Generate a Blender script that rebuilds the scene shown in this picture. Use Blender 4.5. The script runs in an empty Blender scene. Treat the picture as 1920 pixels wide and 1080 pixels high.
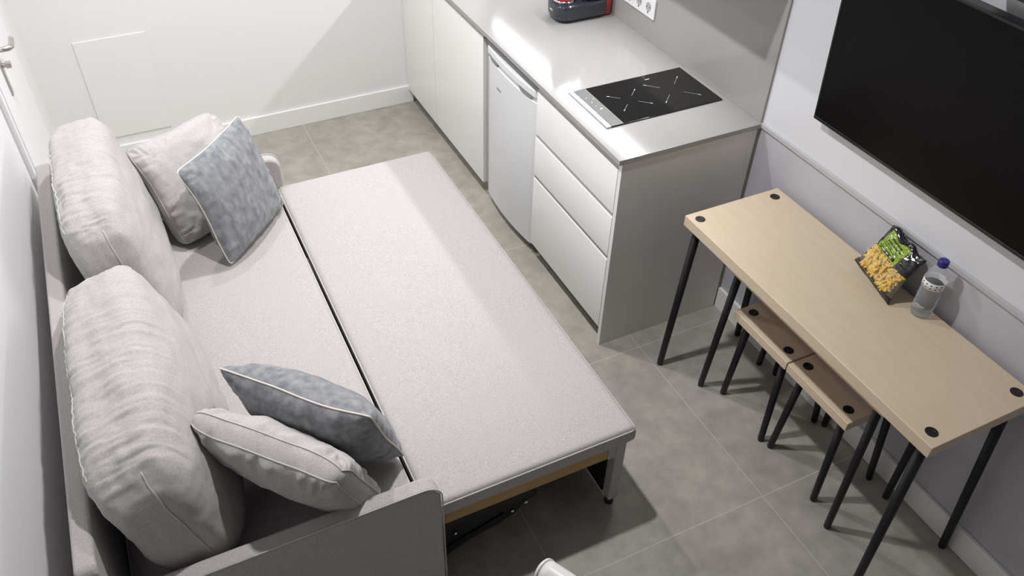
import bpy, bmesh, math, random
from mathutils import Vector, Matrix, Euler, noise
random.seed(7)
S = bpy.context.scene
PI = math.pi
# ------------------------------------------------------------------ camera
cam_d = bpy.data.cameras.new('camera'); cam = bpy.data.objects.new('camera', cam_d)
S.collection.objects.link(cam); S.camera = cam
cam.location = (-2.0422, -1.9942, 2.4788)
cam.rotation_euler = (0.84545, -0.01124, -0.44023)
F = 1544.1; PX, PY = 933.56, 532.79
cam_d.sensor_fit = 'HORIZONTAL'; cam_d.sensor_width = 36.0
cam_d.lens = F / 1920 * 36.0
cam_d.shift_x = (960 - PX) / 1920
cam_d.shift_y = (PY - 540) / 1920
cam_d.clip_start = 0.05
# ------------------------------------------------------------------ light
S.view_settings.view_transform = 'Standard'; S.view_settings.look = 'None'
S.view_settings.gamma = 1.0; S.view_settings.exposure = 0.0
S.view_settings.use_curve_mapping = False
W = bpy.data.worlds.new('world'); S.world = W; W.use_nodes = True
W.node_tree.nodes['Background'].inputs[0].default_value = (0.9, 0.95, 1.0, 1)
W.node_tree.nodes['Background'].inputs[1].default_value = 0.0
CEIL = 2.72
def area(name, loc, rot, sx, sy, power, col=(1, 1, 1), shape='RECTANGLE', spread=PI):
    d = bpy.data.lights.new(name, 'AREA'); d.shape = shape; d.size = sx; d.size_y = sy
    d.energy = power; d.color = col; d.spread = spread
    o = bpy.data.objects.new(name, d); S.collection.objects.link(o)
    o.location = loc; o.rotation_euler = rot
    return o
# ceiling downlights
SPOTS = [(-1.42, -0.20, 24.5), (-1.42, 1.05, 20), (-2.00, 1.45, 9)]
for i, (x, y, p) in enumerate(SPOTS):
    area('ceiling_downlight_lamp', (x, y, CEIL - 0.03), (0, 0, 0), 0.09, 0.09, p, (1.0, 0.985, 0.985), 'DISK', math.radians(150))
# led strip under the wall cabinets
area('cabinet_strip_lamp', (-0.065, 1.12, 1.425), (0, math.radians(48), 0), 0.02, 2.15, 8.6, (1.0, 0.985, 0.98), spread=math.radians(125))

# ------------------------------------------------------------------ helpers
C = S.collection
def new_obj(name, bm, mat, parent=None, smooth=False, bevel=0.0, seg=2, loc=None, autos=40):
    me = bpy.data.meshes.new(name)
    bmesh.ops.recalc_face_normals(bm, faces=bm.faces)
    bm.to_mesh(me); bm.free()
    mats = mat if isinstance(mat, (list, tuple)) else [mat]
    for m in mats: me.materials.append(m)
    o = bpy.data.objects.new(name, me); C.objects.link(o)
    if parent: o.parent = parent
    if loc is not None: o.location = loc
    if smooth:
        for p in me.polygons: p.use_smooth = True
    if bevel > 0:
        b = o.modifiers.new('bevel', 'BEVEL'); b.width = bevel; b.segments = seg; b.limit_method = 'ANGLE'
        b.angle_limit = math.radians(40); b.harden_normals = True
        for p in me.polygons: p.use_smooth = True
    return o
def tag(o, label, cat, group=None):
    o['label'] = label; o['category'] = cat
    if group: o['group'] = group
    return o
def thing(name, label, cat, loc=(0, 0, 0), rot=(0, 0, 0), group=None):
    o = bpy.data.objects.new(name, None); C.objects.link(o); o.empty_display_size = 0.05
    o.location = loc; o.rotation_euler = rot
    return tag(o, label, cat, group)
def struct(o):
    o['kind'] = 'structure'; return o
def box(bm, x0, x1, y0, y1, z0, z1, mi=0):
    v = [bm.verts.new((x, y, z)) for z in (z0, z1) for y in (y0, y1) for x in (x0, x1)]
    for f in ((0, 2, 3, 1), (4, 5, 7, 6), (0, 1, 5, 4), (2, 6, 7, 3), (0, 4, 6, 2), (1, 3, 7, 5)):
        fc = bm.faces.new([v[i] for i in f]); fc.material_index = mi
    return v
def boxm(name, x0, x1, y0, y1, z0, z1, mat, parent=None, bevel=0.002, seg=2, loc=None):
    bm = bmesh.new(); box(bm, x0, x1, y0, y1, z0, z1)
    return new_obj(name, bm, mat, parent, bevel=bevel, seg=seg, loc=loc)
def prism(bm, pts, axis, a, b):
    """extrude a 2D outline between a and b on the given axis"""
    def P(u, v, w): return {'x': (w, u, v), 'y': (u, w, v), 'z': (u, v, w)}[axis]
    A = [bm.verts.new(P(u, v, a)) for u, v in pts]; B = [bm.verts.new(P(u, v, b)) for u, v in pts]
    bm.faces.new(A); bm.faces.new(B[::-1])
    n = len(pts)
    for i in range(n): bm.faces.new((A[i], B[i], B[(i + 1) % n], A[(i + 1) % n]))
def tube(bm, pts, r, seg=10, cap=True, closed=False):
    pts = [Vector(p) for p in pts]; n = len(pts); rings = []
    rs = r if isinstance(r, (list, tuple)) else [r] * n
    up = None
    for i, p in enumerate(pts):
        if closed: t = pts[(i + 1) % n] - pts[i - 1]
        else: t = pts[min(i + 1, n - 1)] - pts[max(i - 1, 0)]
        t.normalize()
        if up is None:
            up = Vector((0, 0, 1)) if abs(t.z) < .9 else Vector((1, 0, 0))
        a = t.cross(up); a.normalize(); b = a.cross(t); b.normalize(); up = b
        rings.append([bm.verts.new(p + (a * math.cos(2 * PI * k / seg) + b * math.sin(2 * PI * k / seg)) * rs[i]) for k in range(seg)])
    m = n if closed else n - 1
    for i in range(m):
        A, B = rings[i], rings[(i + 1) % n]
        for k in range(seg): bm.faces.new((A[k], A[(k + 1) % seg], B[(k + 1) % seg], B[k]))
    if cap and not closed: bm.faces.new(rings[0][::-1]); bm.faces.new(rings[-1])
def lathe(bm, prof, seg=32, c=(0, 0, 0)):
    rings = []
    for r, z in prof:
        rings.append([bm.verts.new((c[0] + max(r, 1e-5) * math.cos(2 * PI * k / seg), c[1] + max(r, 1e-5) * math.sin(2 * PI * k / seg), c[2] + z)) for k in range(seg)])
    for A, B in zip(rings, rings[1:]):
        for k in range(seg): bm.faces.new((A[k], A[(k + 1) % seg], B[(k + 1) % seg], B[k]))
    bm.faces.new(rings[0][::-1]); bm.faces.new(rings[-1])
def rrect(w, h, r, n=6, cx=0, cy=0, rs=None):
    rs = rs or (r, r, r, r); out = []
    for (sx, sy, a0), q in zip(((1, 1, 0), (-1, 1, 90), (-1, -1, 180), (1, -1, 270)), rs):
        ox, oy = cx + sx * (w / 2 - q), cy + sy * (h / 2 - q)
        for k in range(n + 1):
            a = math.radians(a0 + 90 * k / n); out.append((ox + q * math.cos(a), oy + q * math.sin(a)))
    return out
def fbm(p, o=3): return noise.fractal(Vector(p), 1.0, 2.0, o)

# ------------------------------------------------------------------ materials
def mat(name, col, rough=0.5, metal=0.0, spec=0.5, noise_amt=0, nscale=40, col2=None, bump=0, bscale=200, trans=0, ior=1.45, emit=0, detail=4, coat=0, stretch=None, sheen=0, coords='Object'):
    m = bpy.data.materials.new(name); m.use_nodes = True; nt = m.node_tree; b = nt.nodes['Principled BSDF']
    b.inputs['Base Color'].default_value = (*col, 1); b.inputs['Roughness'].default_value = rough
    b.inputs['Metallic'].default_value = metal; b.inputs['Specular IOR Level'].default_value = spec
    b.inputs['Transmission Weight'].default_value = trans; b.inputs['IOR'].default_value = ior
    b.inputs['Coat Weight'].default_value = coat; b.inputs['Coat Roughness'].default_value = 0.0
    if sheen: b.inputs['Sheen Weight'].default_value = sheen; b.inputs['Sheen Roughness'].default_value = 0.5
    if emit: b.inputs['Emission Color'].default_value = (*col, 1); b.inputs['Emission Strength'].default_value = emit
    tc = nt.nodes.new('ShaderNodeTexCoord'); vec = tc.outputs[coords]
    if stretch:
        mp = nt.nodes.new('ShaderNodeMapping'); mp.inputs['Scale'].default_value = stretch
        nt.links.new(vec, mp.inputs[0]); vec = mp.outputs[0]
    if col2:
        n = nt.nodes.new('ShaderNodeTexNoise'); n.inputs['Scale'].default_value = nscale; n.inputs['Detail'].default_value = detail
        r = nt.nodes.new('ShaderNodeValToRGB'); r.color_ramp.elements[0].color = (*col, 1); r.color_ramp.elements[1].color = (*col2, 1)
        r.color_ramp.elements[0].position = 0.5 - noise_amt; r.color_ramp.elements[1].position = 0.5 + noise_amt
        nt.links.new(vec, n.inputs['Vector']); nt.links.new(n.outputs['Fac'], r.inputs[0]); nt.links.new(r.outputs[0], b.inputs['Base Color'])
        m['ramp'] = 1
    if bump:
        n2 = nt.nodes.new('ShaderNodeTexNoise'); n2.inputs['Scale'].default_value = bscale; n2.inputs['Detail'].default_value = 3
        bp = nt.nodes.new('ShaderNodeBump'); bp.inputs['Strength'].default_value = bump; bp.inputs['Distance'].default_value = 0.002
        nt.links.new(vec, n2.inputs['Vector']); nt.links.new(n2.outputs['Fac'], bp.inputs['Height']); nt.links.new(bp.outputs[0], b.inputs['Normal'])
    return m
M = {}
M['wall'] = mat('wall_paint', (0.83, 0.82, 0.81), 0.6, bump=.05, bscale=150)
M['wall_tv'] = mat('wall_paint_cool', (0.71, 0.72, 0.755), 0.55)
M['plaster'] = mat('grey_plaster', (0.44, 0.44, 0.475), 0.55, noise_amt=.28, nscale=4, col2=(0.56, 0.555, 0.60), detail=6)
M['ceil'] = mat('ceiling_paint', (0.60, 0.60, 0.60), 0.8)
M['white_trim'] = mat('white_trim', (0.86, 0.86, 0.85), 0.35)
M['door_white'] = mat('door_white', (0.90, 0.90, 0.92), 0.35)
M['steel'] = mat('brushed_steel', (0.55, 0.52, 0.48), 0.32, 1.0)
M['fabric'] = mat('light_pink_fabric', (0.395, 0.368, 0.362), 0.9, spec=.2, noise_amt=.16, nscale=260, col2=(0.50, 0.478, 0.472), bump=.35, bscale=420, detail=3, sheen=.15)
M['fabric2'] = mat('cushion_fabric', (0.415, 0.392, 0.387), 0.9, spec=.2, noise_amt=.18, nscale=180, col2=(0.495, 0.475, 0.47), bump=.3, bscale=380, detail=3, sheen=.15)
M['fab_pipe'] = mat('fabric_piping', (0.53, 0.51, 0.50), 0.8)
M['black_fab'] = mat('black_lining', (0.006, 0.006, 0.006), 0.9)
M['velvet'] = mat('blue_grey_velvet', (0.145, 0.157, 0.175), 0.75, spec=.25, noise_amt=.22, nscale=34, col2=(0.305, 0.312, 0.325), bump=.3, bscale=120, detail=9, sheen=.2, stretch=(1.3, 1.3, .8))
M['cream_pipe'] = mat('cream_piping', (0.72, 0.68, 0.60), 0.8)
M['birch'] = mat('birch_laminate', (0.61, 0.50, 0.36), 0.42, noise_amt=.3, nscale=9, col2=(0.67, 0.56, 0.415), stretch=(7, .8, 7), detail=5)
M['ply'] = mat('plywood_rail', (0.40, 0.25, 0.10), 0.6, noise_amt=.3, nscale=8, col2=(0.50, 0.33, 0.15), stretch=(1, 8, 8))
M['black_metal'] = mat('black_metal', (0.008, 0.008, 0.009), 0.38)
M['black_plastic'] = mat('black_plastic', (0.012, 0.010, 0.010), 0.45)
M['gloss_white'] = mat('gloss_white_front', (0.745, 0.735, 0.715), 0.16)
M['edge_white'] = mat('white_edge', (0.80, 0.79, 0.77), 0.2)
M['panel_grey'] = mat('panel_laminate', (0.70, 0.685, 0.66), 0.16)
M['plinth'] = mat('plinth_grey', (0.25, 0.235, 0.21), 0.3)
M['stone'] = mat('grey_quartz', (0.315, 0.314, 0.311), 0.13, spec=.6, noise_amt=.25, nscale=350, col2=(0.345, 0.344, 0.34), detail=2)
M['splash'] = mat('splash_quartz', (0.345, 0.34, 0.325), 0.16, spec=.5, noise_amt=.25, nscale=350, col2=(0.37, 0.365, 0.35), detail=2)
M['channel'] = mat('grip_channel', (0.42, 0.42, 0.41), 0.3, .4)
M['fridge'] = mat('fridge_white', (0.70, 0.715, 0.73), 0.22, bump=.08, bscale=500)
M['fridge_dark'] = mat('fridge_recess', (0.22, 0.23, 0.24), 0.5)
M['glass_black'] = mat('black_ceramic_glass', (0.007, 0.007, 0.007), 0.06)
M['hob_strip'] = mat('hob_control_strip', (0.09, 0.09, 0.09), 0.33, 1.0)
M['hob_metal'] = mat('hob_trim_steel', (0.62, 0.62, 0.61), 0.2, 1.0)
M['mark'] = mat('white_print', (0.6, 0.6, 0.58), 0.5)
M['tv_black'] = mat('tv_screen', (0.0045, 0.0042, 0.004), 0.3, spec=.12)
M['tv_bezel'] = mat('tv_bezel', (0.012, 0.013, 0.016), 0.25)
M['machine'] = mat('machine_anthracite', (0.028, 0.031, 0.042), 0.15, coat=.5)
M['machine_dark'] = mat('machine_black', (0.01, 0.01, 0.012), 0.3)
M['red'] = mat('machine_red', (0.50, 0.02, 0.03), 0.12, coat=.5)
M['chrome'] = mat('chrome', (0.8, 0.8, 0.8), 0.08, 1.0)
M['socket'] = mat('socket_white', (0.82, 0.82, 0.83), 0.25)
M['socket_in'] = mat('socket_inset', (0.42, 0.42, 0.43), 0.5)
M['bag_black'] = mat('bag_black_film', (0.008, 0.008, 0.012), 0.12, coat=.6)
M['bag_green'] = mat('bag_green_print', (0.23, 0.36, 0.02), 0.18, coat=.5)
M['bag_ink'] = mat('bag_dark_print', (0.02, 0.035, 0.01), 0.3)
M['bag_white'] = mat('bag_white_print', (0.7, 0.7, 0.65), 0.3)
M['clear'] = mat('clear_plastic', (0.75, 0.8, 0.84), 0.05, spec=.8); M['clear'].node_tree.nodes['Principled BSDF'].inputs['Alpha'].default_value = 0.10; M['film'] = mat('clear_film', (0.9, 0.85, 0.7), 0.08, spec=.8); M['film'].node_tree.nodes['Principled BSDF'].inputs['Alpha'].default_value = 0.07
M['water'] = mat('water', (0.95, 0.98, 1.0), 0.0, trans=1.0, ior=1.18)
M['pasta'] = mat('yellow_pasta', (0.72, 0.45, 0.07), 0.4, noise_amt=.2, nscale=30, col2=(0.85, 0.64, 0.20))
M['cap_blue'] = mat('blue_cap', (0.018, 0.016, 0.21), 0.35)
M['bottle_label'] = mat('white_bottle_label', (0.80, 0.80, 0.81), 0.4)
M['ink'] = mat('dark_ink', (0.03, 0.03, 0.035), 0.6)
M['white_rail'] = mat('white_powder_coat', (0.78, 0.78, 0.77), 0.3)
M['rail_grey'] = mat('rail_grey', (0.50, 0.50, 0.515), 0.4)
M['loft'] = mat('grey_back_wall', (0.46, 0.46, 0.46), 0.7)
M['led'] = mat('led_diffuser', (1, 0.98, 0.95), 0.5, emit=4)

def floor_mat():
    m = bpy.data.materials.new('grey_stone_tile'); m.use_nodes = True; nt = m.node_tree; b = nt.nodes['Principled BSDF']
    L = nt.links.new; tc = nt.nodes.new('ShaderNodeTexCoord')
    def noi(s, d, st=None):
        n = nt.nodes.new('ShaderNodeTexNoise'); n.inputs['Scale'].default_value = s; n.inputs['Detail'].default_value = d; n.inputs['Roughness'].default_value = .6
        L(tc.outputs['Object'], n.inputs['Vector']); return n
    n1 = noi(2.2, 8); r = nt.nodes.new('ShaderNodeValToRGB'); e = r.color_ramp.elements
    e[0].position = .32; e[0].color = (0.30, 0.284, 0.252, 1); e[1].position = .68; e[1].color = (0.44, 0.42, 0.375, 1)
    L(n1.outputs['Fac'], r.inputs[0])
    n2 = noi(14, 6); r2 = nt.nodes.new('ShaderNodeValToRGB'); e = r2.color_ramp.elements
    e[0].position = .35; e[0].color = (.86, .86, .86, 1); e[1].position = .65; e[1].color = (1.08, 1.08, 1.08, 1)
    L(n2.outputs['Fac'], r2.inputs[0])
    mx = nt.nodes.new('ShaderNodeMix'); mx.data_type = 'RGBA'; mx.blend_type = 'MULTIPLY'; mx.inputs[0].default_value = 1
    L(r.outputs[0], mx.inputs[6]); L(r2.outputs[0], mx.inputs[7])
    br = nt.nodes.new('ShaderNodeTexBrick'); br.offset = 0; br.inputs['Scale'].default_value = 1
    br.inputs['Brick Width'].default_value = .805; br.inputs['Row Height'].default_value = .805; br.inputs['Mortar Size'].default_value = .0018
    br.inputs['Mortar Smooth'].default_value = .2
    mp = nt.nodes.new('ShaderNodeMapping'); mp.inputs['Location'].default_value = (.455 + 8.05, .885 - .805 + 8.05 + .805, 0)
    L(tc.outputs['Object'], mp.inputs[0]); L(mp.outputs[0], br.inputs['Vector'])
    mx2 = nt.nodes.new('ShaderNodeMix'); mx2.data_type = 'RGBA'; L(br.outputs['Fac'], mx2.inputs[0])
    L(mx.outputs[2], mx2.inputs[6]); mx2.inputs[7].default_value = (.50, .48, .44, 1)
    L(mx2.outputs[2], b.inputs['Base Color']); b.inputs['Roughness'].default_value = .48
    bp = nt.nodes.new('ShaderNodeBump'); bp.inputs['Strength'].default_value = .15; bp.inputs['Distance'].default_value = .001
    L(n2.outputs['Fac'], bp.inputs['Height']); L(bp.outputs[0], b.inputs['Normal'])
    return m
M['floor'] = floor_mat()

# ------------------------------------------------------------------ room shell
XL, XR, YF, YN = -2.68, 0.0, 2.255, -3.0
struct(boxm('floor', XL - .2, XR + .2, YN - .1, YF + .1, -.1, 0, M['floor'], bevel=0))
struct(boxm('ceiling', XL - .2, XR + .2, YN - .1, YF + .1, CEIL, CEIL + .1, M['ceil'], bevel=0))
struct(boxm('wall_far', XL - .1, XR, YF, YF + .1, 0, CEIL, M['wall'], bevel=0))
struct(boxm('wall_near', XL - .1, XR + .1, YN - .1, YN, 0, CEIL, M['loft'], bevel=0))
bm = bmesh.new(); box(bm, 0, .1, YN, YF + .1, 0, .905, 1); box(bm, 0, .1, YN, YF + .1, .905, CEIL, 0)
struct(new_obj('wall_right', bm, [M['wall_tv'], M['plaster']]))
XD = -2.50                                    # face of door_1 and of the far wall stub
bm = bmesh.new(); box(bm, XL - .1, XL, YN, YF, 0, CEIL); box(bm, XL, XD, 2.005, YF, 0, CEIL); box(bm, XL, XD, 1.00, 2.0, 2.05, CEIL)
struct(new_obj('wall_left', bm, M['wall']))
# door_1 : leaf between the stub and the step
d1 = boxm('door_1', XL + .06, XD, 1.190, 1.985, .005, 2.04, M['door_white'], bevel=.003); struct(d1)
fr = boxm('frame', XL + .001, XD - .004, 1.150, 1.185, 0, 2.05, M['door_white'], d1, bevel=.003)
hp = boxm('lock_plate', XD + .0005, XD + .006, 1.365, 1.402, .900, 1.150, M['steel'], d1, bevel=.002)
bm = bmesh.new()
hy, hz = 1.385, 1.078
pts = [(XD + .006, hy, hz), (XD + .03, hy, hz), (XD + .048, hy + .004, hz), (XD + .057, hy + .016, hz), (XD + .059, hy + .04, hz), (XD + .059, hy + .080, hz), (XD + .055, hy + .092, hz)]
tube(bm, pts, [.010, .010, .0105, .0105, .0105, .010, .008], 14)
new_obj('lever_handle', bm, M['steel'], d1, smooth=True)
bm = bmesh.new(); tube(bm, [(XD + .006, 1.384, 1.018), (XD + .02, 1.384, 1.018)], .009, 12); box(bm, XD + .018, XD + .036, 1.372, 1.396, 1.008, 1.028)
new_obj('thumb_turn', bm, M['steel'], d1, bevel=.0015)
# door_2 : flush leaf nearer the camera on the left wall
bm = bmesh.new(); prism(bm, [(-2.522, 1.143), (-2.625, -1.45), (-2.665, -1.45), (-2.562, 1.143)], 'z', .005, 2.04)
d2 = new_obj('door_2', bm, M['door_white'], bevel=.003); struct(d2)
bm = bmesh.new(); prism(bm, rrect(.035, .13, .016, 6, .90, 1.04), 'x', -2.540, -2.524)
new_obj('recessed_pull', bm, M['steel'], d2, bevel=.002)
struct(boxm('trim_1', XL + .001, XD + .004, 1.987, 2.004, 0, 2.05, M['door_white'], bevel=.001))
# baseboards and rails
struct(boxm('baseboard_far', XD, -.578, YF - .014, YF, 0, .108, M['white_trim'], bevel=.003))
struct(boxm('baseboard_right', -.0148, 0, YN, -.001, 0, .107, M['white_trim'], bevel=.003))
struct(boxm('trim_2', -.010, 0, YN, -.001, .900, .918, M['rail_grey'], bevel=.002))
# access panel in the far wall
ap = boxm('access_panel', -2.289, -1.953, YF - .006, YF, .158, .692, M['wall'], bevel=.002)
tag(ap, 'flush white square access panel low on the far wall beside the sofa', 'access panel')

# ------------------------------------------------------------------ kitchen
HC = .916; XF = -.604
tag(boxm('backsplash', -.010, -.0005, .002, YF, HC, 1.47, M['splash'], bevel=.001), 'plain grey stone splashback behind the worktop', 'splashback')
bm = bmesh.new(); box(bm, -.620, -.0002, -.004, YF, HC - .020, HC)
tag(new_obj('countertop', bm, M['stone'], bevel=.0015), 'glossy light grey stone worktop over the kitchen units', 'worktop')
tag(boxm('end_panel', XF, -.018, .000, .020, 0, HC - .021, [M['panel_grey']], bevel=.001), 'plain laminate end panel closing the kitchen run, facing the table', 'end panel')
ep = bpy.data.objects['end_panel']; ep.data.materials.append(M['edge_white'])
for p in ep.data.polygons:
    if p.normal.x < -.9: p.material_index = 1
struct(boxm('trim_3', -.0175, 0, .001, .019, 0, HC - .021, M['plinth'], bevel=.001))
tag(boxm('plinth', XF + .045, XF + .055, .021, .642, 0, .085, M['plinth'], bevel=.001), 'dark grey toe-kick board below the three drawers', 'plinth')
tag(boxm('plinth', XF + .045, XF + .055, 1.172, YF, 0, .085, M['plinth'], bevel=.001), 'dark grey toe-kick board below the two white cabinet doors', 'plinth')
def front(name, y0, y1, z0, z1, parent, jgrip=True, x=XF):
    """door or drawer front with a bevelled finger edge along the top"""
    bm = bmesh.new()
    pr = [(x, z0), (x + .019, z0), (x + .019, z1 - .018 if jgrip else z1), (x + .008, z1), (x + .001, z1 - .001), (x, z1 - .003)] if jgrip else [(x, z0), (x + .019, z0), (x + .019, z1), (x, z1)]
    prism(bm, pr, 'y', y0, y1)
    return new_obj(name, bm, M['gloss_white'], parent, bevel=.0012)
# drawer unit
du = thing('drawer_unit', 'glossy white three-drawer base unit at the near end of the kitchen', 'drawer unit', (XF, .021, 0))
du_off = Matrix.Translation((-XF, -.021, 0))
def under(o, root):
    o.parent = root; o.matrix_parent_inverse = root.matrix_basis.inverted(); return o
under(boxm('carcass', XF + .020, -.02, .0215, .642, .088, HC - .021, M['channel'], bevel=0), du)
for z0, z1 in ((.668, .862), (.466, .650), (.088, .448)):
    under(front('drawer', .023, .641, z0, z1, None), du)
for z0, z1 in ((.650, .668), (.448, .466), (.862, .893)):
    bm = bmesh.new(); prism(bm, [(XF + .004, z0 - .002), (XF + .019, z0 - .002), (XF + .019, z1 + .002), (XF + .012, z1 + .002)], 'y', .0235, .6405)
    under(new_obj('grip_rail', bm, M['channel'], None, bevel=0), du)
# door cabinets
def door_cab(y0, y1, label, side=False):
    r = thing('base_cabinet', label, 'cabinet', (XF, y0, 0))
    under(boxm('carcass', XF + .020, -.02, y0, y1, .088, HC - .021, M['gloss_white'], bevel=0), r)
    under(front('door', y0 + .001, y1 - .001, .088, .868, None), r)
    bm = bmesh.new(); prism(bm, [(XF + .004, .860), (XF + .019, .860), (XF + .019, .894), (XF + .012, .894)], 'y', y0 + .001, y1 - .001)
    under(new_obj('grip_rail', bm, M['channel'], None), r)
    return r
door_cab(1.170, 1.792, 'glossy white base cabinet with one tall door, directly left of the fridge')
door_cab(1.794, YF - .001, 'glossy white narrow base cabinet against the far wall')
# fridge
FR = thing('refrigerator', 'white under-counter refrigerator with a curved door below the worktop', 'refrigerator', (-.35, .90, 0))
fy0, fy1 = .652, 1.150
def curved(y0, y1, xb, xs, bulge, n=16, r=.012):
    pts = [(xb, y0), (xb, y1)]
    for k in range(n + 1):
        t = 1 - k / n; y = y0 + (y1 - y0) * t; s = 2 * t - 1
        ed = min(1, (1 - abs(s)) * (y1 - y0) / 2 / r); rr = r * (1 - math.sqrt(max(0, 1 - (1 - ed) ** 2)))
        pts.append((xs - bulge * (1 - s * s) + rr, y))
    return pts
under(boxm('cabinet_body', -.555, -.06, fy0, fy1, .025, .835, M['fridge'], bevel=.004), FR)
bm = bmesh.new(); prism(bm, curved(fy0, fy1, -.552, -.592, .019, 24), 'z', .055, .792)
under(new_obj('door', bm, M['fridge'], None, bevel=.003), FR)
dr = [o for o in FR.children if o.name.startswith('door')][0]
# handle strip above the door with two finger recesses
bm = bmesh.new(); prism(bm, curved(fy0, fy1, -.552, -.586, .017, 24), 'z', .7922, .812)
under(new_obj('grip_strip', bm, M['fridge'], None, bevel=.0015), FR)
bm = bmesh.new(); prism(bm, curved(fy0 - .001, fy1 + .001, -.10, -.598, .016, 24, .02), 'z', .8125, .848)
under(new_obj('top_cover', bm, M['fridge'], None, bevel=.006, seg=3), FR)
for yc in (.745, 1.062):
    bm = bmesh.new(); n = 14; pts = []
    for k in range(n + 1):
        t = k / n; s = 2 * t - 1; pts.append((yc + .062 * s, .8115))
    for k in range(n + 1):
        t = 1 - k / n; s = 2 * t - 1; pts.append((yc + .056 * s, .8115 - .019 * (1 - s ** 4)))
    A = []; B = []
    for y, z in pts:
        s = (2 * (y - fy0) / (fy1 - fy0) - 1); xf = -.592 - .019 * (1 - s * s)
        A.append(bm.verts.new((xf - .0012, y, z))); B.append(bm.verts.new((xf + .02, y, z)))
    bm.faces.new(A); bm.faces.new(B[::-1])
    for i in range(len(A)): bm.faces.new((A[i], B[i], B[(i + 1) % len(A)], A[(i + 1) % len(A)]))
    under(new_obj('finger_recess', bm, M['fridge_dark'], None), FR)
bm = bmesh.new()
for k in range(5):
    y = 1.015 - k * .0095; s = (2 * (y - fy0) / (fy1 - fy0) - 1); xf = -.592 - .019 * (1 - s * s)
    box(bm, xf - .0008, xf + .002, y - .0065, y, .690, .700)
under(new_obj('badge', bm, M['fridge_dark'], None), FR)
for yy in (.69, 1.11):
    bm = bmesh.new(); tube(bm, [(-.53, yy, 0), (-.53, yy, .03)], .014, 12); under(new_obj('foot', bm, M['black_plastic'], None), FR)
# hob
HX, HY, HL, HW = -.5537, .1989, .5186, .2876
hob = thing('induction_hob', 'black two-zone glass hob set into the worktop near its end', 'hob', (HX + HL / 2, HY + HW / 2, HC))
bm = bmesh.new(); box(bm, HX + .022, HX + HL, HY, HY + HW, HC + .0002, HC + .006)
under(new_obj('glass_plate', bm, M['glass_black'], None, bevel=.0015), hob)
bm = bmesh.new(); prism(bm, [(HX, HC + .0003), (HX + .0215, HC + .0003), (HX + .0215, HC + .0064), (HX + .004, HC + .0056)], 'y', HY, HY + HW)
under(new_obj('front_trim', bm, M['hob_metal'], None, bevel=.0008), hob)
zt = HC + .0062
def strip(bm, a, b, w, z=zt):
    a = Vector((*a, z)); b = Vector((*b, z)); t = (b - a).normalized(); n = Vector((-t.y, t.x, 0)) * w / 2
    q = [a + n, b + n, b - n, a - n]; lo = [bm.verts.new(p) for p in q]; hi = [bm.verts.new(p + Vector((0, 0, .0003))) for p in q]
    bm.faces.new(lo); bm.faces.new(hi[::-1])
    for i in range(4): bm.faces.new((lo[i], hi[i], hi[(i + 1) % 4], lo[(i + 1) % 4]))
bm = bmesh.new(); box(bm, HX + .0225, HX + .0725, HY + .001, HY + HW - .001, HC + .0055, HC + .0063)
under(new_obj('control_strip', bm, M['hob_strip'], None), hob)
bm = bmesh.new(); strip(bm, (HX + .0735, HY + .002), (HX + .0735, HY + HW - .002), .0010)
under(new_obj('divider_line', bm, M['mark'], None), hob)
for u, v in ((.038, .215), (.062, .20), (.044, .18), (.044, .15), (.046, .12)):
    bm = bmesh.new(); strip(bm, (HX + u, HY + v), (HX + u + .003, HY + v + .005), .003, zt + .0003); under(new_obj('touch_control', bm, M['mark'], None), hob)
bm = bmesh.new(); tube(bm, [(HX + .056, HY + .128, HC + .006), (HX + .056, HY + .128, HC + .0070)], .0045, 16); under(new_obj('touch_button', bm, M['mark'], None), hob)
for A_, B_ in (((-.433, .399), (-.300, .280)), ((-.303, .403), (-.430, .276)), ((-.255, .419), (-.092, .260)), ((-.090, .423), (-.252, .263))):
    for p_, q_ in ((A_, B_), (B_, A_)):
        a = Vector(p_); b = Vector(q_); bm = bmesh.new()
        strip(bm, a, a.lerp(b, .055), .0030); strip(bm, a.lerp(b, .05), a.lerp(b, .30), .0007)
        under(new_obj('zone_marking', bm, M['mark'], None), hob)
bm = bmesh.new(); strip(bm, (-.205, .452), (-.225, .452), .004); under(new_obj('maker_mark', bm, M['mark'], None), hob)
# socket plate
sp = thing('socket_plate', 'white triple socket plate on the grey splashback', 'socket', (-.010, .85, 1.058))
under(boxm('plate', -.019, -.0102, .731, .963, 1.016, 1.100, M['socket'], bevel=.003), sp)
for yc in (.776, .847, .918):
    bm = bmesh.new(); tube(bm, [(-.0196, yc, 1.060), (-.0188, yc, 1.060)], .0195, 28)
    so = under(new_obj('socket', bm, M['socket_in'], None), sp)
    bm = bmesh.new(); tube(bm, [(-.0203, yc - .0095, 1.060), (-.0195, yc - .0095, 1.060)], .0028, 10); tube(bm, [(-.0203, yc + .0095, 1.060), (-.0195, yc + .0095, 1.060)], .0028, 10)
    tube(bm, [(-.0205, yc, 1.037), (-.0188, yc, 1.037)], .0035, 10)
    ho = new_obj('pin_holes', bm, M['ink'], None); ho.parent = so
# wall cabinets above (outside the frame; they carry the strip light)
for y0, y1, t in ((0.0, .745, 'near'), (.747, 1.49, 'middle'), (1.492, YF - .001, 'far')):
    w = thing('wall_cabinet', 'glossy white wall cabinet above the worktop, the %s one of the row' % t, 'cabinet', (-.15, y0, 1.47))
    under(boxm('carcass', -.285, -.001, y0, y1, 1.47, 2.15, M['gloss_white'], bevel=.001), w)
    under(boxm('door', -.304, -.286, y0, y1, 1.462, 2.15, M['gloss_white'], bevel=.001), w)
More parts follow.
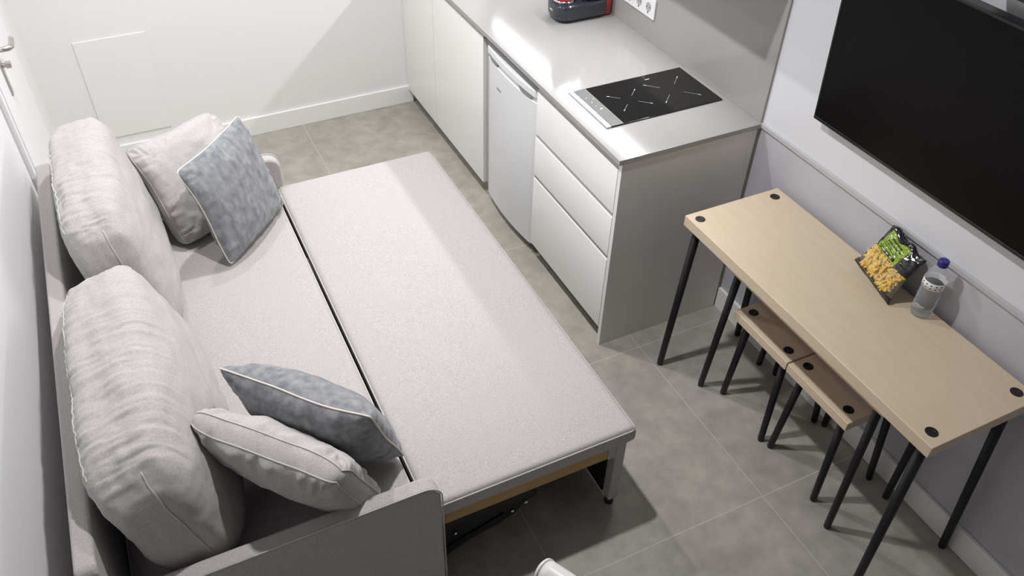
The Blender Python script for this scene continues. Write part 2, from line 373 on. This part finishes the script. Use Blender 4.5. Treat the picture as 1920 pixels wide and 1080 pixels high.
# coffee machine on the worktop
cm = thing('coffee_machine', 'anthracite and red capsule coffee machine on the worktop', 'coffee machine', (-.165, 1.19, HC))
def hull(name, secs, m, root, bev=.0):
    """loft of rounded-rectangle sections (z, cx, cy, w, h, r)"""
    bm = bmesh.new(); rings = []
    for z, cx, cy, w, h, r in secs:
        rings.append([bm.verts.new((x, y, z)) for x, y in rrect(w, h, r, 7, cx, cy)])
    for A, B in zip(rings, rings[1:]):
        for k in range(len(A)): bm.faces.new((A[k], A[(k + 1) % len(A)], B[(k + 1) % len(A)], B[k]))
    bm.faces.new(rings[0][::-1]); bm.faces.new(rings[-1])
    return under(new_obj(name, bm, m, None, smooth=True, bevel=bev), root)
cy = 1.112
hull('foot_skirt', [(HC + .0005, -.158, cy, .250, .130, .050), (HC + .014, -.160, cy, .262, .142, .055)], M['machine_dark'], cm)
hull('base_body', [(HC + .014, -.160, cy, .264, .144, .056), (HC + .030, -.161, cy, .272, .152, .058), (HC + .072, -.161, cy, .274, .154, .058), (HC + .080, -.161, cy, .266, .146, .054)], M['machine'], cm)
hull('back_shell', [(HC + .010, -.044, cy + .004, .060, .140, .028), (HC + .12, -.046, cy + .004, .064, .150, .030), (HC + .29, -.054, cy + .004, .076, .150, .034), (HC + .315, -.058, cy + .004, .066, .130, .03)], M['red'], cm)
hull('column', [(HC + .080, -.105, cy, .120, .130, .05), (HC + .20, -.110, cy, .125, .130, .05), (HC + .28, -.125, cy, .16, .130, .05)], M['machine'], cm)
hull('brew_head', [(HC + .235, -.165, cy, .190, .120, .05), (HC + .290, -.172, cy, .210, .140, .06), (HC + .330, -.165, cy, .180, .115, .05)], M['machine'], cm)
bm = bmesh.new(); lathe(bm, [(.043, 0), (.050, .002), (.052, .006), (.048, .009), (.043, .008), (.040, .004)], 40, (-.232, cy + .005, HC + .0795))
under(new_obj('tray_ring', bm, M['chrome'], None, smooth=True), cm)
bm = bmesh.new(); lathe(bm, [(.041, 0), (.042, .004)], 40, (-.232, cy + .005, HC + .0800))
dt = under(new_obj('drip_tray', bm, M['machine_dark'], None), cm)
bm = bmesh.new()
for k in range(-2, 3):
    l = math.sqrt(.034 ** 2 - (k * .012) ** 2); box(bm, -.232 - l, -.232 + l, cy + .005 + k * .012 - .002, cy + .005 + k * .012 + .002, HC + .0842, HC + .0862)
g = new_obj('grille', bm, M['red'], None); g.parent = dt
bm = bmesh.new(); box(bm, -.2988, -.2970, cy - .012, cy + .012, HC + .048, HC + .054)
under(new_obj('badge', bm, M['mark'], None), cm)

# ------------------------------------------------------------------ television
tv = thing('television', 'large black flat television mounted on the wall above the table', 'television', (-.045, -.26, 1.087), (0, math.radians(-4.4), 0))
TW, THh = .965, .558
boxm('housing', .0, .035, -TW, 0, 0, THh, M['tv_bezel'], tv, bevel=.003)
boxm('screen', -.0015, .0005, -TW + .008, -.008, .012, THh - .008, M['tv_black'], tv, bevel=0)
bm = bmesh.new(); box(bm, -.003, .001, -TW + .001, -.001, .001, .0115); box(bm, -.003, .001, -TW + .001, -.001, THh - .0075, THh - .001)
box(bm, -.003, .001, -TW + .001, -TW + .0075, .0115, THh - .0075); box(bm, -.003, .001, -.0075, -.001, .0115, THh - .0075)
new_obj('bezel', bm, M['tv_bezel'], tv, bevel=.0008)
boxm('wall_bracket', .033, .046, -TW * .62, -TW * .38, .02, .12, M['black_metal'], tv, bevel=.002)

tag(boxm('wall_shelf', -.120, -.001, -1.35, -.675, 1.705, 1.735, M['tv_bezel'], bevel=.002), 'black shelf edge on the wall above the television, cut off by the top right corner', 'shelf')
# ------------------------------------------------------------------ table, nested bench table and stools
def disc_table(name, label, cat, x0, x1, y0, y1, z, th, caps, feet, rl=.0125, rc=.0175, group=None):
    cxm, cym = (x0 + x1) / 2, (y0 + y1) / 2
    r = thing(name, label, cat, (cxm, cym, 0), group=group)
    top = boxm('tabletop' if cat == 'table' else 'seat', x0 - cxm, x1 - cxm, y0 - cym, y1 - cym, z - th, z, M['birch'], r, bevel=.0025, seg=2)
    for (cx_, cy_), (fx, fy) in zip(caps, feet):
        a = Vector((cx_ - cxm, cy_ - cym, z - th)); b = Vector((fx - cxm, fy - cym, .001))
        bm = bmesh.new(); tube(bm, [b, b + (a - b) * .02, a + (a - b) * .02], [rl * .85, rl * .95, rl * 1.12], 18)
        lg = new_obj('leg', bm, M['black_metal'], r, smooth=False)
        for p in lg.data.polygons: p.use_smooth = len(p.vertices) == 4
        bm = bmesh.new(); lathe(bm, [(rc, 0), (rc, .0012), (rc * .9, .002), (rc * .5, .002), (rc * .45, .0012), (rc * .2, .0012)], 28, (a.x, a.y, z - .0003))
        new_obj('cap', bm, M['black_plastic'], r)
    return r
disc_table('console_table', 'narrow birch table with round black leg caps standing under the television', 'table', -.438, -.029, -1.291, -.179, .748, .042,
    [(-.403, -.220), (-.076, -.221), (-.397, -1.249), (-.071, -1.246)], [(-.431, -.197), (-.036, -.193), (-.427, -1.29), (-.034, -1.297)], .0135)
disc_table('nesting_table', 'lower birch table on black legs pushed under the console table', 'table', -.380, -.040, -1.105, -.375, .672, .036,
    [(-.348, -.410), (-.075, -.410), (-.348, -1.065), (-.075, -1.065)], [(-.348, -.363), (-.059, -.368), (-.335, -1.076), (-.064, -1.072)], .0125)
st = disc_table('stool', 'low birch stool under the table, the one nearer the kitchen units', 'stool', -.330, -.020, -.700, -.417, .450, .036,
    [(-.276, -.454), (-.066, -.454), (-.286, -.655), (-.070, -.655)], [(-.292, -.435), (-.037, -.442), (-.304, -.683), (-.059, -.698)], .0125, group='birch stools under the table')
st2 = st.copy(); C.objects.link(st2)
for ch in list(st.children):
    c = ch.copy(); C.objects.link(c); c.parent = st2
st2.location.y -= .288; st2['label'] = 'low birch stool under the table, the one farther from the kitchen units'

# ------------------------------------------------------------------ sofa bed
sofa = thing('sofa_bed', 'pale pink fabric sofa bed pulled out flat along the left wall', 'sofa bed', (-1.7, .18, 0))
SX0, SX1, SY0, SY1 = -2.485, -1.600, -.745, 1.100
def slab(name, pts, axis, a, b, m, bev=.01, seg=3):
    bm = bmesh.new(); prism(bm, pts, axis, a, b); return under(new_obj(name, bm, m, None, bevel=bev, seg=seg), sofa)
def arm_pts(x0=SX0 + .045, x1=SX1, z0=.03, z1=.572, r=.055):
    out = [(x0, z0), (x1, z0)]
    for k in range(9):
        a = math.radians(90 * k / 8); out.append((x1 - r + r * math.cos(a), z1 - r + r * math.sin(a)))
    out.append((x0, z1)); return out
for y0, y1, ys in ((SY0, SY0 + .052, SY0 + .003), (SY1 - .052, SY1, SY1 - .003)):
    a = slab('arm', arm_pts(), 'y', y0, y1, M['fabric'], .012, 4)
    pp = [(x, ys, z) for x, z in arm_pts(SX0 + .06, SX1 + .0015, .04, .573)[1:]]
    bm = bmesh.new(); tube(bm, pp, .0022, 6); p_ = new_obj('piping', bm, M['fab_pipe'], None, smooth=True); p_.parent = a
bp_ = slab('back_panel', [(SY0, .03), (SY1, .03), (SY1, .735), (SY1 - .015, .75), (SY0 + .015, .75), (SY0, .735)], 'x', SX0, SX0 + .05, M['fabric'], .010, 3)
slab('base_box', [(SX0 + .052, .06), (-1.70, .06), (-1.70, .30), (SX0 + .052, .30)], 'y', SY0 + .054, SY1 - .054, M['black_fab'], .0)
def mattress(name, x0, x1, y0, y1, z0, z1, puff=.006):
    bm = bmesh.new(); nx, ny = 26, 60; r = .014
    def g(t, n): return t
    top = []; 
    xs = [x0 + (x1 - x0) * (0.5 - 0.5 * math.cos(PI * i / nx)) for i in range(nx + 1)]
    ys = [y0 + (y1 - y0) * (0.5 - 0.5 * math.cos(PI * j / ny)) for j in range(ny + 1)]
    def edge(x, y):
        dx = min(x - x0, x1 - x); dy = min(y - y0, y1 - y); d = max(0, min(dx, dy, r))
        cr = min(dx, .03); cc = min(dy, .03)
        corner = math.hypot(.03 - cr, .03 - cc); corner = max(0, corner - .03) * .6
        return r - math.sqrt(max(0, r * r - (r - d) ** 2)) , corner
    grid = {}
    for s, z in ((1, z1), (-1, z0)):
        for i, x in enumerate(xs):
            for j, y in enumerate(ys):
                e, cn = edge(x, y)
                w = fbm((x * 3, y * 3, z * 5)) * .0025 + puff * (1 - (2 * (x - x0) / (x1 - x0) - 1) ** 6) * (1 - (2 * (y - y0) / (y1 - y0) - 1) ** 8)
                grid[s, i, j] = bm.verts.new((x, y, z + s * ((w if s > 0 else 0) - e - cn)))
    for s in (1, -1):
        for i in range(nx):
            for j in range(ny): bm.faces.new((grid[s, i, j], grid[s, i + 1, j], grid[s, i + 1, j + 1], grid[s, i, j + 1]))
    per = [(i, 0) for i in range(nx)] + [(nx, j) for j in range(ny)] + [(i, ny) for i in range(nx, 0, -1)] + [(0, j) for j in range(ny, 0, -1)]
    for k in range(len(per)):
        a, b = per[k], per[(k + 1) % len(per)]
        bm.faces.new((grid[1, a[0], a[1]], grid[1, b[0], b[1]], grid[-1, b[0], b[1]], grid[-1, a[0], a[1]]))
    o = under(new_obj(name, bm, M['fabric'], None, smooth=True), sofa)
    bm = bmesh.new(); R = .022; pts = [(x, y, z1 - .012) for x, y in rrect(x1 - x0 + .002, y1 - y0 + .002, R, 6, (x0 + x1) / 2, (y0 + y1) / 2)]
    dense = []
    for k in range(len(pts)):
        a, b = Vector(pts[k]), Vector(pts[(k + 1) % len(pts)]); n = max(1, int((b - a).length / .05))
        dense += [a.lerp(b, t / n) for t in range(n)]
    tube(bm, dense, .0028, 6, closed=True); p_ = new_obj('piping', bm, M['fab_pipe'], None, smooth=True); p_.parent = o
    return o
mattress('seat_mattress', -2.425, -1.648, SY0 + .056, SY1 - .056, .305, .430)
mattress('pull_out_mattress', -1.630, -.927, -.707, 1.058, .356, .430)
# pull-out frame
for y0, y1 in ((-.688, -.668), (1.02, 1.04)):
    slab('side_rail', [(-1.72, .285), (-.985, .285), (-.985, .3545), (-1.72, .3545)], 'y', y0, y1, M['ply'], .001, 1)
for k in range(9):
    y = -.60 + k * .195
    slab('bed_slat', [(y, .345), (y + .06, .345), (y + .06, .356), (y, .356)], 'x', -1.62, -.985, M['ply'], .001, 1)
fp = slab('front_panel', [(-.692, .035), (1.045, .035), (1.045, .3545), (-.692, .3545)], 'x', -.978, -.940, M['fabric'], .006, 3)
bm = bmesh.new(); box(bm, -.985, -.9782, -.655, 1.00, .055, .31); p_ = new_obj('panel_lining', bm, M['black_fab'], None); p_.parent = fp
slab('corner_block', [(-.978 - .030, .285), (-.9785, .285), (-.9785, .3548), (-.978 - .030, .3548)], 'y', -.6925, -.664, M['fabric'], .003, 2)
for y in (-.672, .99):
    bm = bmesh.new(); tube(bm, [(-.960, y, 0), (-.960, y, .036)], .016, 14); p_ = new_obj('glide', bm, M['black_plastic'], None); p_.parent = fp
# scissor mechanism
def bar(a, b, w, y, t=.005):
    bm = bmesh.new(); a = Vector((a[0], 0, a[1])); b = Vector((b[0], 0, b[1])); d = (b - a).normalized(); n = Vector((-d.z, 0, d.x)) * w / 2
    vs = [bm.verts.new((p.x, y + s, p.z)) for s in (-t / 2, t / 2) for p in (a + n, b + n, b - n, a - n)]
    for f in ((0, 1, 2, 3), (7, 6, 5, 4), (0, 4, 5, 1), (1, 5, 6, 2), (2, 6, 7, 3), (3, 7, 4, 0)): bm.faces.new([vs[i] for i in f])
    return under(new_obj('mechanism_bar', bm, M['black_metal'], None, bevel=.001), sofa)
for ys, sg in ((-.652, -1), (1.005, 1)):
    pl = slab('mechanism_bracket', [(-1.80, .283), (-1.80, .02), (-1.60, .03), (-1.484, .085), (-1.389, .105), (-1.322, .133), (-1.253, .205), (-1.21, .283)], 'y', ys - .002, ys + .002, M['black_metal'], .0008, 1)
    bar((-1.66, .060), (-1.36, .152), .022, ys + sg * .005); bar((-1.80, .17), (-1.24, .186), .026, ys - sg * .006)
    for px_, pz_ in ((-1.533, .162), (-1.332, .158), (-1.284, .178)):
        bm = bmesh.new(); lathe(bm, [(.0065, 0), (.0065, .002), (.003, .004)], 14)
        r_ = new_obj('rivet', bm, M['chrome'], None, smooth=True); r_.rotation_euler = (-sg * PI / 2, 0, 0); r_.location = (px_, ys + sg * .0075, pz_)
        r_.parent = pl
# ------------------------------------------------------------------ cushions
def back_cushion(name, label, yc, L, bx, tx, z0, z1, T, seed, bulge):
    """thick back cushion: length on world Y, leaning back from bx (bottom) to tx (top)"""
    root_loc = Vector((bx, yc, z0)); up = Vector((tx - bx, 0, z1 - z0)); Hh = up.length; up.normalize()
    nrm = Vector((up.z, 0, -up.x)); ly = Vector((0, 1, 0))
    def P(a, b, c):
        n = 5.2
        s = (abs(a) ** n + abs(b) ** n + abs(c) ** n) ** (1 / n) / max(abs(a), abs(b), abs(c)); a, b, c = a / s, b / s, c / s
        A, B, Cc = a, b, c
        w = T / 2 * (1 + bulge * (1 - A * A) * (1 - (B + .25) ** 2 * .6)) if c > 0 else T / 2
        x = c * w
        ln = L / 2 * a * (1 - .03 * b * b * (b > 0)) ; h = Hh / 2 * (b + .03 * (1 - A * A) * (B > 0) * B)
        # wrinkles crossing the top edge and around the ends
        ew = max(0, (abs(b) - .45)) * 1.6 + max(0, abs(a) - .8) * 2
        wr = (noise.noise(Vector((a * L * 26 + seed, b * 1.6 + c * 1.3, seed))) + .6 * noise.noise(Vector((a * L * 55 + seed, b * 3 + c * 2, seed + 5)))) * .0065 * min(1, ew)
        so = fbm((a * 2.2 + seed, b * 2.2, c * 2 + seed), 3) * .008
        d = Vector((A * .3, B * .7, Cc)).normalized()
        wr += so + noise.noise(Vector((a * L * 90 + seed, b * 7 + c * 4, seed + 9))) * .0022 * min(1, ew)
        dm = (((b - .86) * .24) ** 2 + ((c - .35) * .11) ** 2) / (2 * .011 ** 2) + ((a + 1) * L / 2) ** 2 / (2 * .03 ** 2)
        ln += .020 * math.exp(-dm)
        # tucked corners
        q = max(0, abs(a) - .86) * max(0, abs(b) - .80) * 60; x *= (1 - .16 * min(1, q))
        return ly * (ln + d.x * wr) + up * (Hh / 2 + h + d.y * wr) + nrm * (x + d.z * wr)
    bm = bmesh.new(); N = {'a': 150, 'b': 72, 'c': 30}
    vd = {}
    def V(a, b, c):
        k = (round(a, 5), round(b, 5), round(c, 5))
        if k not in vd: vd[k] = bm.verts.new(P(a, b, c))
        return vd[k]
    def face(f, nu, nv):
        for i in range(nu):
            for j in range(nv):
                u0, u1, v0, v1 = [2 * t - 1 for t in (i / nu, (i + 1) / nu, j / nv, (j + 1) / nv)]
                bm.faces.new([V(*f(u, v)) for u, v in ((u0, v0), (u1, v0), (u1, v1), (u0, v1))])
    for s in (-1, 1):
        face(lambda u, v: (u, v, s), N['a'], N['b']); face(lambda u, v: (u, s, v), N['a'], N['c']); face(lambda u, v: (s, u, v), N['b'], N['c'])
    o = new_obj(name, bm, M['fabric2'], None, smooth=True, loc=root_loc); tag(o, label, 'cushion', None)
    for s in (-1, 1):
        bm = bmesh.new(); pts = [P(s * 1.0, b / 20 * .93, .30) for b in range(-20, 21)]
        pts = [p + ly * s * .001 for p in pts]; tube(bm, pts, .0022, 6); new_obj('side_seam', bm, M['fab_pipe'], o, smooth=True)
    bm = bmesh.new(); pts = [P(a / 40 * .94, 1.0, -.88) + up * .0008 for a in range(-40, 41)]; tube(bm, pts, .0022, 6); new_obj('top_seam', bm, M['fab_pipe'], o, smooth=True)
    return o
back_cushion('back_cushion', 'plump pale pink back cushion leaning on the sofa back, the one at the far end', .655, .800, -2.220, -2.303, .425, .965, .210, 3.1, .30)
back_cushion('back_cushion', 'plump pale pink back cushion leaning on the sofa back, the one at the near end', -.222, .900, -2.210, -2.330, .425, .905, .235, 11.7, .48)

def pillow(name, label, pose, T, m, gusset=0.0, pipe=None, seed=1.0, shift=0.0, pinch=.05, wr=1.0):
    px_, py_, pz_, rx, ry, rz, w, h = pose
    bm = bmesh.new(); n = 56
    def prof(u, v):
        a = max(0, 1 - abs(u) ** 2.5) ** .54 * max(0, 1 - abs(v) ** 2.5) ** .54
        return a
    def P(u, v, s):
        k = pinch
        x = w / 2 * u * (1 - k * (1 - v * v) * abs(u) ** 2); z = h / 2 * v * (1 - k * (1 - u * u) * abs(v) ** 2)
        t = prof(u, v)
        eu, ev = abs(u) ** 5, abs(v) ** 5
        # radiating gathers near the seams, soft lumps in the middle
        g = eu * noise.noise(Vector((v * 13 + seed, u * 1.3, s * 3 + seed))) + ev * noise.noise(Vector((u * 13 + seed, v * 1.3, s * 3 - seed)))
        mid = noise.fractal(Vector((u * 1.7 + seed, v * 1.7, s * 2.0 + seed)), 1, 2, 3) * .10
        y = (gusset / 2 + T / 2 * (t * (1 + mid))) + wr * .015 * g * min(1, t * 4) * (1 - t * .5) + wr * .003 * noise.noise(Vector((u * 6 + seed, v * 6, s + seed))) * min(1, t * 3)
        sag = .02 * t * (1 - v) * .5
        nn = 10 if gusset else 20
        q = (abs(u) ** nn + abs(v) ** nn) ** (1 / nn) / max(abs(u), abs(v), 1e-6) if max(abs(u), abs(v)) > .3 else 1.0
        x /= q; z /= q
        if gusset:                       # the boxed side narrows towards the corners
            cn = abs(u) ** 6 * abs(v) ** 6; y -= gusset * .22 * cn
        p = Vector((x, s * (y + (.0 if gusset else .0008)), z - sag * .3))
        wv = Vector((x * 5.5 + seed, z * 5.5, seed)); am = .0085 * wr
        return p + Vector((noise.noise(wv) * am, noise.noise(wv + Vector((7, 3, 1))) * am * 1.1, noise.noise(wv + Vector((2, 9, 4))) * am))
    def G(i): 
        t = i / n; return math.sin((t - .5) * PI) * .55 + (2 * t - 1) * .45
    gs = [G(i) for i in range(n + 1)]
    F_ = {}
    for s in (-1, 1):
        for i, u in enumerate(gs):
            for j, v in enumerate(gs): F_[s, i, j] = bm.verts.new(P(u, v, s))
    for s in (-1, 1):
        for i in range(n):
            for j in range(n): bm.faces.new((F_[s, i, j], F_[s, i + 1, j], F_[s, i + 1, j + 1], F_[s, i, j + 1]))
    per = [(i, 0) for i in range(n)] + [(n, j) for j in range(n)] + [(i, n) for i in range(n, 0, -1)] + [(0, j) for j in range(n, 0, -1)]
    L_ = len(per)
    if gusset:
        mid = []
        for (i, j) in per:
            a, b = F_[-1, i, j].co, F_[1, i, j].co; c = (a + b) / 2; d = Vector((c.x / w, 0, c.z / h)); d.normalize()
            mid.append(bm.verts.new(c + d * (.006 + .003 * noise.noise(Vector((c.x * 30, c.z * 30, seed))))))
        for k in range(L_):
            a, b = per[k], per[(k + 1) % L_]
            bm.faces.new((F_[-1, a[0], a[1]], F_[-1, b[0], b[1]], mid[(k + 1) % L_], mid[k])); bm.faces.new((mid[k], mid[(k + 1) % L_], F_[1, b[0], b[1]], F_[1, a[0], a[1]]))
    else:
        for k in range(L_):
            a, b = per[k], per[(k + 1) % L_]; bm.faces.new((F_[-1, a[0], a[1]], F_[-1, b[0], b[1]], F_[1, b[0], b[1]], F_[1, a[0], a[1]]))
    seams = []
    for s in ((-1, 1) if gusset else (0,)):
        seams.append([((F_[-1, i, j].co + F_[1, i, j].co) / 2 if s == 0 else F_[s, i, j].co.copy()) for i, j in per])
    o = new_obj(name, bm, m, None, smooth=True); tag(o, label, 'cushion')
    o.rotation_euler = (rx, ry, rz)
    o.location = Vector((px_, py_, pz_)) + Euler((rx, ry, rz)).to_matrix() @ Vector((0, shift, 0))
    for q in seams:
        bm = bmesh.new(); tube(bm, [p * 1.004 if not gusset else Vector((p.x * 1.004, p.y, p.z * 1.004)) for p in q], .0024 if pipe else .0018, 7, closed=True)
        new_obj('piping' if pipe else 'seam', bm, pipe or M['fab_pipe'], o, smooth=True)
    return o
pillow('throw_pillow', 'square blue-grey velvet pillow with cream piping at the far end of the sofa bed', (-1.8254, .7819, .6449, -.3097, .0119, .838, .42, .42), .135, M['velvet'], 0, M['cream_pipe'], 2.3, wr=1.0)
pillow('throw_pillow', 'pale pink boxed square pillow behind the far blue-grey velvet pillow', (-1.9283, .9546, .6282, -.6356, .0416, .5099, .415, .42), .125, M['fabric2'], .05, None, 5.9, shift=.03, wr=1.4)
pillow('throw_pillow', 'square blue-grey velvet pillow with cream piping at the near end of the sofa bed', (-1.8499, -.4255, .6454, .4237, .0398, -.7895, .455, .425), .18, M['velvet'], 0, M['cream_pipe'], 8.4, wr=1.2)
pillow('throw_pillow', 'pale pink boxed square pillow leaning between the near back cushion and armrest', (-1.9574, -.5597, .6472, .4313, .0374, -.8178, .44, .42), .115, M['fabric2'], .052, None, 4.6, wr=1.6)

# ------------------------------------------------------------------ pasta bag and bottle on the table
TZ = .748
bagp = Vector((-.0573, -.7455, .8266)); bagr = Euler((-.4466, .0566, -1.8072)); BW, BH = .185, .168
bag = thing('snack_bag', 'plastic bag of yellow pasta with a black and green top leaning on the wall', 'food bag')
bag.rotation_euler = bagr; bag.location = bagp + bagr.to_matrix() @ Vector((0, -.022, .004))
def bag_pt(u, v, s, off=0.0):
    t = max(0, 1 - abs(u) ** 2.6) ** .6 * max(0, 1 - abs(v) ** 3) ** .55
    t *= (1 - .35 * max(0, v))
    cr = noise.noise(Vector((u * 5, v * 5, s * 2 + 1.7))) * .0045 + noise.noise(Vector((u * 14, v * 12, s + 3))) * .0025
    x = BW / 2 * u * (1 - .06 * (1 - v * v)) * (1 - .05 * v); z = BH / 2 * v + .006 * math.sin(u * 7) * (v > .7)
    return Vector((x, s * (.026 * t + (cr * (1 if abs(u) < .99 else 0)) + off), z))
def bag_patch(name, u0, u1, v0, v1, s, m, off=0.0, nu=24, nv=24, thick=.0006, fn=bag_pt):
    bm = bmesh.new(); g = {}
    for L0 in (0, 1):
        for i in range(nu + 1):
            for j in range(nv + 1): g[L0, i, j] = bm.verts.new(fn(u0 + (u1 - u0) * i / nu, v0 + (v1 - v0) * j / nv, s, off - L0 * thick))
    for L0 in (0, 1):
        for i in range(nu):
            for j in range(nv): bm.faces.new((g[L0, i, j], g[L0, i + 1, j], g[L0, i + 1, j + 1], g[L0, i, j + 1]))
    per = [(i, 0) for i in range(nu)] + [(nu, j) for j in range(nv)] + [(i, nv) for i in range(nu, 0, -1)] + [(0, j) for j in range(nv, 0, -1)]
    for k in range(len(per)):
        a, b = per[k], per[(k + 1) % len(per)]; bm.faces.new((g[0, a[0], a[1]], g[0, b[0], b[1]], g[1, b[0], b[1]], g[1, a[0], a[1]]))
    return new_obj(name, bm, m, bag, smooth=True)
FR_ = -1            # the printed face looks to local -Y
bag_patch('back_film', -1, 1, -.96, .98, 1, M['bag_black'], 0)
bag_patch('top_film', -1, 1, .05, .98, FR_, M['bag_black'], .0)
bag_patch('clear_window', -1, 1, -.86, .052, FR_, M['film'], .0006, thick=.0003)
bag_patch('bottom_seal', -1.04, 1.04, -1.06, -.86, FR_, M['bag_black'], .003, thick=.006)
gl = bag_patch('green_label', -.80, .42, .07, .80, FR_, M['bag_green'], .0008)
def print_patch(u0, u1, v0, v1, m, nm='print'):
    o = bag_patch(nm, u0, u1, v0, v1, FR_, m, .0013, 8, 3, .0004); o.parent = gl; return o
print_patch(-.66, .26, .13, .25, M['bag_ink'])
for k, (a, b) in enumerate(((-.5, -.28), (-.25, -.1), (-.07, .14))):
    o = bag_patch('print', a, b, .17, .21, FR_, M['bag_white'], .0018, 6, 2, .0004); o.parent = gl
for row, (v, hh, words) in enumerate(((.34, .025, ((-.62, -.4), (-.36, -.1), (-.06, .25))), (.41, .02, ((-.6, -.3), (-.26, .0), (.05, .22))), (.50, .055, ((-.55, -.42), (-.40, -.27), (-.24, -.12), (-.08, .06), (.09, .22))), (.63, .06, ((-.48, -.34), (-.31, -.17), (-.14, 0), (.03, .15))))):
    for a, b in words: print_patch(a, b, v, v + hh, M['bag_ink'])
# pasta tubes inside
bm = bmesh.new()
for k in range(330):
    u = random.uniform(-.86, .86); v = random.uniform(-.80, .10); lim = bag_pt(u, v, 1).y
    q = Vector((BW / 2 * u * .94, -max(lim, .004) * random.uniform(.25, .93), BH / 2 * v))
    d = Vector((random.uniform(-1, 1), random.uniform(-.35, .35), random.uniform(-1, 1))).normalized() * .012
    tube(bm, [q - d, q + Vector((0, random.uniform(-.002, .002), 0)), q + d], .0042, 7)
pa = new_obj('pasta', bm, M['pasta'], bag, smooth=True); pa['kind'] = 'stuff'
# water bottle
bo = thing('water_bottle', 'small clear plastic water bottle with a blue cap on the table', 'bottle', (-.068, -.893, TZ + .0005))
def ribbed(r0=.0315):
    pr_ = [(.018, .004), (.024, .000), (.0295, .002), (r0, .010)]
    z = .014
    for k in range(6):
        pr_ += [(r0, z), (r0 - .0022, z + .005), (r0, z + .010)]; z += .0155
    pr_ += [(r0, z + .002), (r0, .145), (r0 * .97, .155), (r0 * .82, .168), (r0 * .60, .180), (.0135, .187), (.0132, .196)]
    return pr_
bm = bmesh.new(); rb = ribbed(); lathe(bm, rb + [(max(r_ - .0006, .002), z_) for r_, z_ in rb[::-1][:-1]], 40); new_obj('shell', bm, M['clear'], bo, smooth=True)
bm = bmesh.new(); lathe(bm, [(.017, .005), (.023, .0015), (.0285, .0035)] + [(max(r - .0012, .01), z) for r, z in ribbed()[3:-6]] + [(.0300, .118)], 40); new_obj('water', bm, M['water'], bo, smooth=True)
bm = bmesh.new(); lathe(bm, [(.0324, .112), (.0324, .138), (.0320, .138), (.0320, .112)], 40); lb = new_obj('label_band', bm, M['bottle_label'], bo, smooth=True)
bm = bmesh.new()
for k in range(0, 9, 2):
    for z0_, z1_ in ((.118, .121), (.128, .132)):
        a = PI + .5 + k * .22 - 1.0; a1 = a + .13
        vs = [bm.verts.new((r * math.cos(t), r * math.sin(t), z)) for r in (.0324, .0329) for t, z in ((a, z0_), (a1, z0_), (a1, z1_), (a, z1_))]
        for f in ((0, 1, 2, 3), (7, 6, 5, 4), (0, 4, 5, 1), (1, 5, 6, 2), (2, 6, 7, 3), (3, 7, 4, 0)): bm.faces.new([vs[i] for i in f])
pn = new_obj('print', bm, M['ink'], lb)
bm = bmesh.new(); lathe(bm, [(.0150, .1885), (.0155, .190), (.0155, .206), (.0135, .2085)], 36); new_obj('cap', bm, M['cap_blue'], bo, smooth=False)

# ------------------------------------------------------------------ loft ladder rail at the lower edge
P1 = Vector((-1.6545, -1.386, 1.200)); d = Vector((.35, -.90, .25)).normalized(); P2 = P1 + d * ((YN + .001 - P1.y) / d.y)
bm = bmesh.new(); tube(bm, [P1 + d * .006, P1 + d * .02, P2], .0232, 32)
lr = new_obj('hand_rail', bm, M['white_rail'], None, smooth=False)
for p in lr.data.polygons: p.use_smooth = len(p.vertices) == 4
tag(lr, 'white round hand rail whose end shows at the lower edge of the view', 'hand rail')
bm = bmesh.new(); tube(bm, [P1 - d * .004, P1 - d * .003, P1, P1 + d * .0045, P1 + d * .0055], [.014, .0200, .0240, .0246, .0230], 32); cp = new_obj('end_cap', bm, M['white_rail'], lr, smooth=True)
